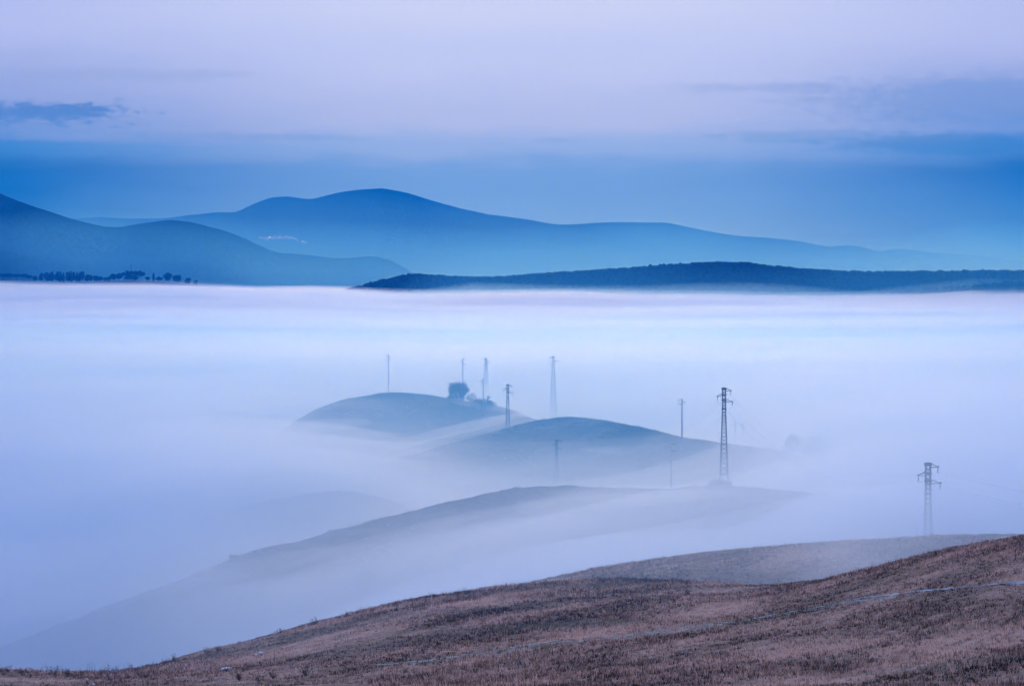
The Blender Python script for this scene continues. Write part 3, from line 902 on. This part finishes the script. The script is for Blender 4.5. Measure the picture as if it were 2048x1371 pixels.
# tussocks and low scrub that roughen the hills
def tussocks():
    out = []
    for fn, p0, p1, dist, wf in ((fC, 150, 1700, [(-500, 470), (0, 520), (470, 565), (1000, 640), (1130, 690), (1300, 668), (1440, 647), (1700, 610), (2300, 560)], 60),
                                 (fB, 740, 1450, [(560, 980), (1015, 1042), (1130, 1080), (1390, 900), (1800, 860)], 110), (fA, 570, 1040, [(480, 1180), (780, 1300), (990, 1210), (1200, 1160)], 170)):
        n = 1500; px = RNG.uniform(p0, p1, n); d = curve(dist, px, 60) - wf * RNG.random(n) ** 1.3 + 4
        g = fbm(px * 0.02, d * 0.05, 3) + 0.25 * RNG.random(n); k = g > 0.1
        px, d = px[k], d[k]
        c = np.stack([(px - 1024) / F * d, d, fn(px, d)], -1); s = RNG.uniform(0.2, 0.75, len(px))
        q = np.repeat(c, 14, 0) + RNG.normal(0, 1, (len(px) * 14, 3)) * np.repeat(s, 14)[:, None] * np.array([0.7, 0.7, 0.35])
        out.append(q)
    tag(link('scrub_cover', leaf_mesh('scrub_cover', np.concatenate(out), 0.2), M['leaf']), 'tussocks and low scrub scattered over the foggy hills', 'scrub', kind='stuff')
tussocks()

# ------------------------------------------------------------------ far village ridge: trees and mast
def crown_mesh(kind, seed):
    if kind == 'pine':   # umbrella crown, unit height 1, unit radius
        c = clumps(16, (0, 0, 0.76), (0.42, 0.42, 0.12), 26, 0.06)
    elif kind == 'cypress':
        t = RNG.random(420); r = 0.13 * np.sin(np.pi * np.clip(t * 0.9 + 0.08, 0, 1)) * RNG.random(420) ** 0.5; a = RNG.uniform(0, 6.28, 420)
        c = np.stack([r * np.cos(a), r * np.sin(a), 0.06 + 0.92 * t], -1)
    else:
        c = clumps(18, (0, 0, 0.58), (0.34, 0.34, 0.32), 28, 0.08)
    return leaf_mesh('crown_' + kind, c, 0.105)
TREE = {}
for kind in ('pine', 'cypress', 'round'):
    TREE[kind] = []
    for v in range(3):
        cm = crown_mesh(kind, v); cm.materials.append(M['needle'])
        m = MB(); m.bar((0, 0, -0.1), (0.01, 0.0, 0.55), 0.03, 0.018, 5); 
        for _ in range(4):
            a = random.uniform(0, 6.28); m.bar((0.01, 0, 0.42), (0.2 * math.cos(a), 0.2 * math.sin(a), 0.72 if kind != 'cypress' else 0.5), 0.014, 0.008, 4)
        tm = m.mesh('trunk_' + kind); tm.materials.append(M['bark'])
        TREE[kind].append((cm, tm))
def far_tree(kind, px, top, wpx, lab, d=6000.0, group='trees on the village ridge'):
    d = d + random.uniform(-40, 40)
    p = on(fV, px, d)
    H = max(5.0, world_pt(px, top, d).z - p[2] + 0.5)
    o = thing({'pine': 'umbrella_pine', 'cypress': 'cypress', 'round': 'broadleaf_tree'}[kind], lab, 'tree', (p[0], p[1], p[2] - 0.5), random.uniform(0, 6.28), group)
    wid = 1.22 * wpx / F * d
    k = {'pine': 0.95, 'cypress': 0.27, 'round': 0.85}[kind]
    o.scale = (wid / k, wid / k, H)
    cm, tm = random.choice(TREE[kind])
    link('trunk', tm, None, o); link('crown', cm, None, o)
ROW = [('pine', 4, 546, 15), ('pine', 18, 546, 16), ('pine', 33, 547, 15), ('pine', 47, 547, 15), ('pine', 58, 549, 13), ('round', 70, 551, 9), ('round', 82, 544, 9),
       ('round', 93, 544, 9), ('round', 104, 543, 9), ('round', 114, 541, 10), ('cypress', 122, 543, 3.5), ('cypress', 127, 545, 3.5), ('round', 135, 543, 8), ('cypress', 142, 542, 3.5), ('round', 148, 543, 7),
       ('cypress', 154, 544, 3.5), ('cypress', 159, 545, 3.5), ('round', 165, 542, 8), ('round', 174, 547, 10), ('round', 182, 550, 9), ('round', 100, 548, 16), ('round', 120, 549, 16), ('round', 140, 549, 16), ('round', 158, 549, 16),
       ('round', 192, 549, 9), ('round', 200, 552, 9), ('round', 210, 554, 8), ('round', 217, 551, 8), ('round', 227, 547, 12), ('round', 238, 546, 12),
       ('pine', 249, 544, 15), ('pine', 261, 541, 18), ('pine', 274, 541, 18), ('pine', 282, 543, 13), ('round', 256, 549, 14), ('round', 270, 549, 14)]
seen = {}
for kind, px, top, w in sorted(ROW, key=lambda r: r[1]):
    k = seen.get(kind, 0); seen[kind] = k + 1
    far_tree(kind, px, top, w, {'pine': '%s flat topped pine of the village ridge row, counted from the picture edge', 'cypress': '%s narrow cypress spire of the village ridge row, counted from the picture edge',
                                'round': '%s round dark tree of the village ridge row, counted from the picture edge'}[kind] % ORD[k])
for kind, px, top, w, lab in (('round', 295, 553, 8, 'low round tree just past the flat pines under the mast'), ('cypress', 307, 546, 3.5, 'single thin cypress past the flat pines'), ('round', 318, 553, 12, 'broad low tree beside the single cypress'),
                              ('round', 336, 545, 14, 'tall two-humped tree, first of the four at the end of the row'), ('round', 354, 548, 15, 'second of the four isolated trees at the end of the row'),
                              ('round', 375, 554, 11, 'third of the four isolated trees at the end of the row'), ('round', 391, 559, 8, 'smallest and last tree at the foggy end of the row')):
    far_tree(kind, px, top, w, lab)
def mast(px, top, d, H, w, lab, loc):
    root = thing('radio_mast', lab, 'mast', loc)
    for a in (0.5, 2.6, 4.7):
        m = MB(); m.bar((math.cos(a) * w, math.sin(a) * w, -1), (math.cos(a) * w * 0.45, math.sin(a) * w * 0.45, H), 0.16); m.build('leg', M['steel'], root)
    m = MB(); n = int(H / 2)
    for k in range(n):
        z0, z1 = H * k / n, H * (k + 1) / n
        for a, b in ((0.5, 2.6), (2.6, 4.7), (4.7, 0.5)):
            r0, r1 = w * (1 - 0.55 * z0 / H), w * (1 - 0.55 * z1 / H)
            m.bar((math.cos(a) * r0, math.sin(a) * r0, z0), (math.cos(b) * r1, math.sin(b) * r1, z1), 0.08, n=3)
    m.build('bracing', M['steel'], root)
    m = MB(); m.bar((0, 0, H * 0.78), (0, 0, H * 1.06), 0.3, 0.12, 6); m.box((w * 0.5, 0, H * 0.9), (0.5, 0.4, 2.2)); m.box((-w * 0.5, 0, H * 0.82), (0.5, 0.4, 2.0)); m.build('antenna', M['steel'], root)
p = on(fV, 262, 6010); mast(262, 523, 6010, (world_pt(262, 524, 6010).z - p[2]) / 1.06, 0.9, 'tall radio mast above the dark flat pines', p)
p = on(fG2, 762, 13990); mast(762, 371, 13990, 16, 1.0, 'tiny antenna mast on the summit of the far mountain', p)

# ------------------------------------------------------------------ wood on the long low ridge
IV, IF = ico(2)
def forest():
    n = 5200
    px = RNG.uniform(600, 2350, n)
    cd = curve([(560, 5600), (1430, 5400), (2048, 5000), (3200, 5000)], px, 60)
    w = np.where(RNG.random(n) < 0.35, RNG.uniform(-25, 25, n), -RNG.random(n) ** 1.2 * 420)
    d = cd + w
    z = fR(px, d)
    big = np.clip((px - 1700) / 250, 0, 1)
    r = RNG.uniform(3.0, 5.5, n) * (1 - 0.25 * big); h = r * RNG.uniform(0.6, 1.0, n) * (1 + 0.6 * big * RNG.random(n))
    J = IV[None] * (1 + 0.22 * RNG.normal(0, 1, (n, len(IV), 1)))
    V = np.stack([J[..., 0] * r[:, None], J[..., 1] * r[:, None], J[..., 2] * h[:, None]], -1)
    V += np.stack([(px - 1024) / F * d, d, z + 0.2 * h], -1)[:, None]
    Fc = (IF[None] + (np.arange(n) * len(IV))[:, None, None]).reshape(-1, 3)
    tag(link('forest', mesh_np('forest', V.reshape(-1, 3), Fc), M['needle']), 'dense wood covering the long low ridge beyond the fog', 'forest', kind='stuff')
forest()

# ------------------------------------------------------------------ hill town on the far mountain
def ray_hit(fn, px, py, d0, d1):
    d = np.linspace(d0, d1, 2000); z = fn(np.full_like(d, px), d); r = EYE - (py - HOR) / F * d
    return float(d[int(np.argmax(z >= r))])
HM = []
for v in range(3):
    b = MB(); b.box((0, 0, 3.0), (9, 8, 8.0)); g = MB()
    g.add([(-4.9, -4.4, 7), (4.9, -4.4, 7), (4.9, 4.4, 7), (-4.9, 4.4, 7), (-4.9, 0, 9.4), (4.9, 0, 9.4)], [(0, 1, 5, 4), (2, 3, 4, 5), (0, 4, 3), (1, 2, 5), (3, 2, 1, 0)])
    w = MB()
    w.box((0, -4.03, 4.4), (1.5, 0.1, 1.5))
    bm_, gm_, wm_ = b.mesh('house_wall'), g.mesh('house_roof'), w.mesh('house_window')
    bm_.materials.append(M['plaster']); gm_.materials.append(M['tile']); wm_.materials.append(M['lit'])
    HM.append((bm_, gm_, wm_))
TOWN = [(530.5, 476.6, 1), (539.6, 475.6, 3), (549, 475.2, 1), (558.3, 475.2, 1), (569, 475.2, 1), (576, 474.8, 1), (586, 475.8, 1), (591.3, 478, 2), (604.7, 483.2, 1),
        (535, 478.5, 0), (544, 473.6, 0), (546.5, 477, 0), (552, 472.5, 0), (555, 476.8, 0), (561, 473.8, 0), (564.5, 476.4, 0), (572.5, 473, 0), (579.5, 476.6, 0), (582.5, 474.4, 0), (595, 481.5, 0), (610, 484.6, 0), (520, 474.5, 0), (525, 475.8, 0)]
seen = {}
for i, (px, py, lit) in enumerate(sorted(TOWN)):
    kk = min(lit, 1); q = seen.get(kk, 0); seen[kk] = q + (lit != 3)
    d = ray_hit(fG2, px, py + 1.5, 12000, 13990)
    p = on(fG2, px, d)
    brightest = lit == 3
    lab = 'brightest lit pale house of the hill town' if brightest else (('%s lit pale house of the hill town, counted from the dark mountain side' if lit else '%s unlit pale house of the hill town, counted from the dark mountain side') % ORD[q])
    o = thing('town_house', lab, 'house', p, random.uniform(-0.5, 0.5), 'houses of the hill town')
    a, b, c = HM[i % 3]
    o.scale = (random.uniform(0.8, 1.5), 1.0, random.uniform(0.75, 1.15))
    link('wall', a, None, o); link('roof', b, None, o)
    if lit:
        for k in range(lit):
            q = link('window', c, None, o); q.location = ((k - (lit - 1) / 2) * 2.4, 0, 0)
            if brightest: q.scale = (1.4, 1, 1.4)

# ------------------------------------------------------------------ stones and weeds of the field
def stone(px, py, s, lab):
    d = field_hit(px, py); x = (px - 1024) / F * d
    v = IV * (1 + 0.16 * RNG.normal(0, 1, (len(IV), 1))) * np.array(s) / 2
    o = link('stone', mesh_np('stone', v, IF), M['stone'])
    o.location = (x, d, float(field_surface(np.array([px]), np.array([d]))[0]) + s[2] * 0.3); o.rotation_euler = (0, 0, random.uniform(0, 3))
    tag(o, lab, 'stone', 'pale stones in the field')
stone(447, 1341, (0.7, 0.4, 0.22), 'flat pale stone, lower of a touching pair in the grass')
stone(456, 1338.5, (0.9, 0.5, 0.26), 'long pale stone, upper of a touching pair in the grass')
stone(522, 1304, (0.4, 0.3, 0.22), 'small pale stone near the crest of the field')
stone(512, 1309, (0.3, 0.25, 0.2), 'tiny pale stone just below another near the field crest')
stone(174, 1361, (0.24, 0.2, 0.16), 'tiny pale stone below the tall dry stalks')
stone(187, 1368, (0.3, 0.22, 0.18), 'larger pale stone at the lower edge below the stalks')
stone(177, 1370, (0.3, 0.22, 0.16), 'pale stone at the very bottom edge below the stalks')
def weed(px, py, h, lab, cat='weed', name='weed', thin=False, group=None, n=10):
    d = field_hit(px, py); x = (px - 1024) / F * d
    root = thing(name, lab, cat, (x, d, float(field_surface(np.array([px]), np.array([d]))[0]) - 0.03), random.uniform(0, 6), group)
    m = MB(); tips = []
    for _ in range(1 if thin else n):
        sp = 0.04 if thin else 0.45
        t = Vector((random.gauss(0, sp) * h, random.gauss(0, sp) * h, h * (1 if thin else random.uniform(0.55, 1.0))))
        mid = t * 0.5 + Vector((random.gauss(0, 0.04), random.gauss(0, 0.04), 0.05 * h))
        m.bar((0, 0, 0), mid, 0.014, 0.011, 3); m.bar(mid, t, 0.011, 0.006, 3); tips += [mid, t]
    m.build('stems', M['weed'], root)
    T = np.array([tuple(t) for t in tips]); k = 14 if thin else 90
    c = T[RNG.integers(0, len(T), k)] + RNG.normal(0, 0.03 if thin else 0.09 * h + 0.02, (k, 3)); c[:, 2] = np.maximum(c[:, 2], 0.02)
    link('leaves', leaf_mesh('leaves', c, 0.03 if thin else 0.05), M['weed'], root)
for px, h, nm in ((176, 0.75, 'shortest'), (181, 1.0, 'tallest'), (184, 0.9, 'second tallest'), (189, 0.85, 'outermost uphill')):
    weed(px, 1348, h, '%s thin dry stalk in the cluster where two slopes meet' % nm, 'stalk', 'dry_stalk', True, 'tall dry stalks')
for k, (px, py) in enumerate(((10, 1347), (45, 1348), (108, 1350), (136, 1352), (162, 1350), (206, 1349), (228, 1345), (262, 1339), (328, 1324), (345, 1320), (412, 1304), (438, 1298), (560, 1267), (628, 1250), (692, 1234), (745, 1221), (792, 1211), (868, 1194), (930, 1187),
               (1090, 1171), (1205, 1165), (1290, 1163), (1372, 1167))):
    weed(px, py + 1, random.uniform(0.35, 0.7), '%s small dry weed along the crest line of the field, counted uphill' % ORD[k], group='weeds on the field crest')
for px, py, h, lab in ((517, 1361, 0.5, 'dark round weed in the pale green strip, first of three'), (546, 1358, 0.55, 'dark weed in the pale green strip, middle of three'), (612, 1353, 0.85, 'tallest dark weed in the pale green strip'),
                       (1376, 1188, 0.5, 'dark weed alone on the slope under the field crest'), (478, 1358, 0.4, 'dark weed at the end of the pale green strip')):
    weed(px, py, h, lab, n=16)
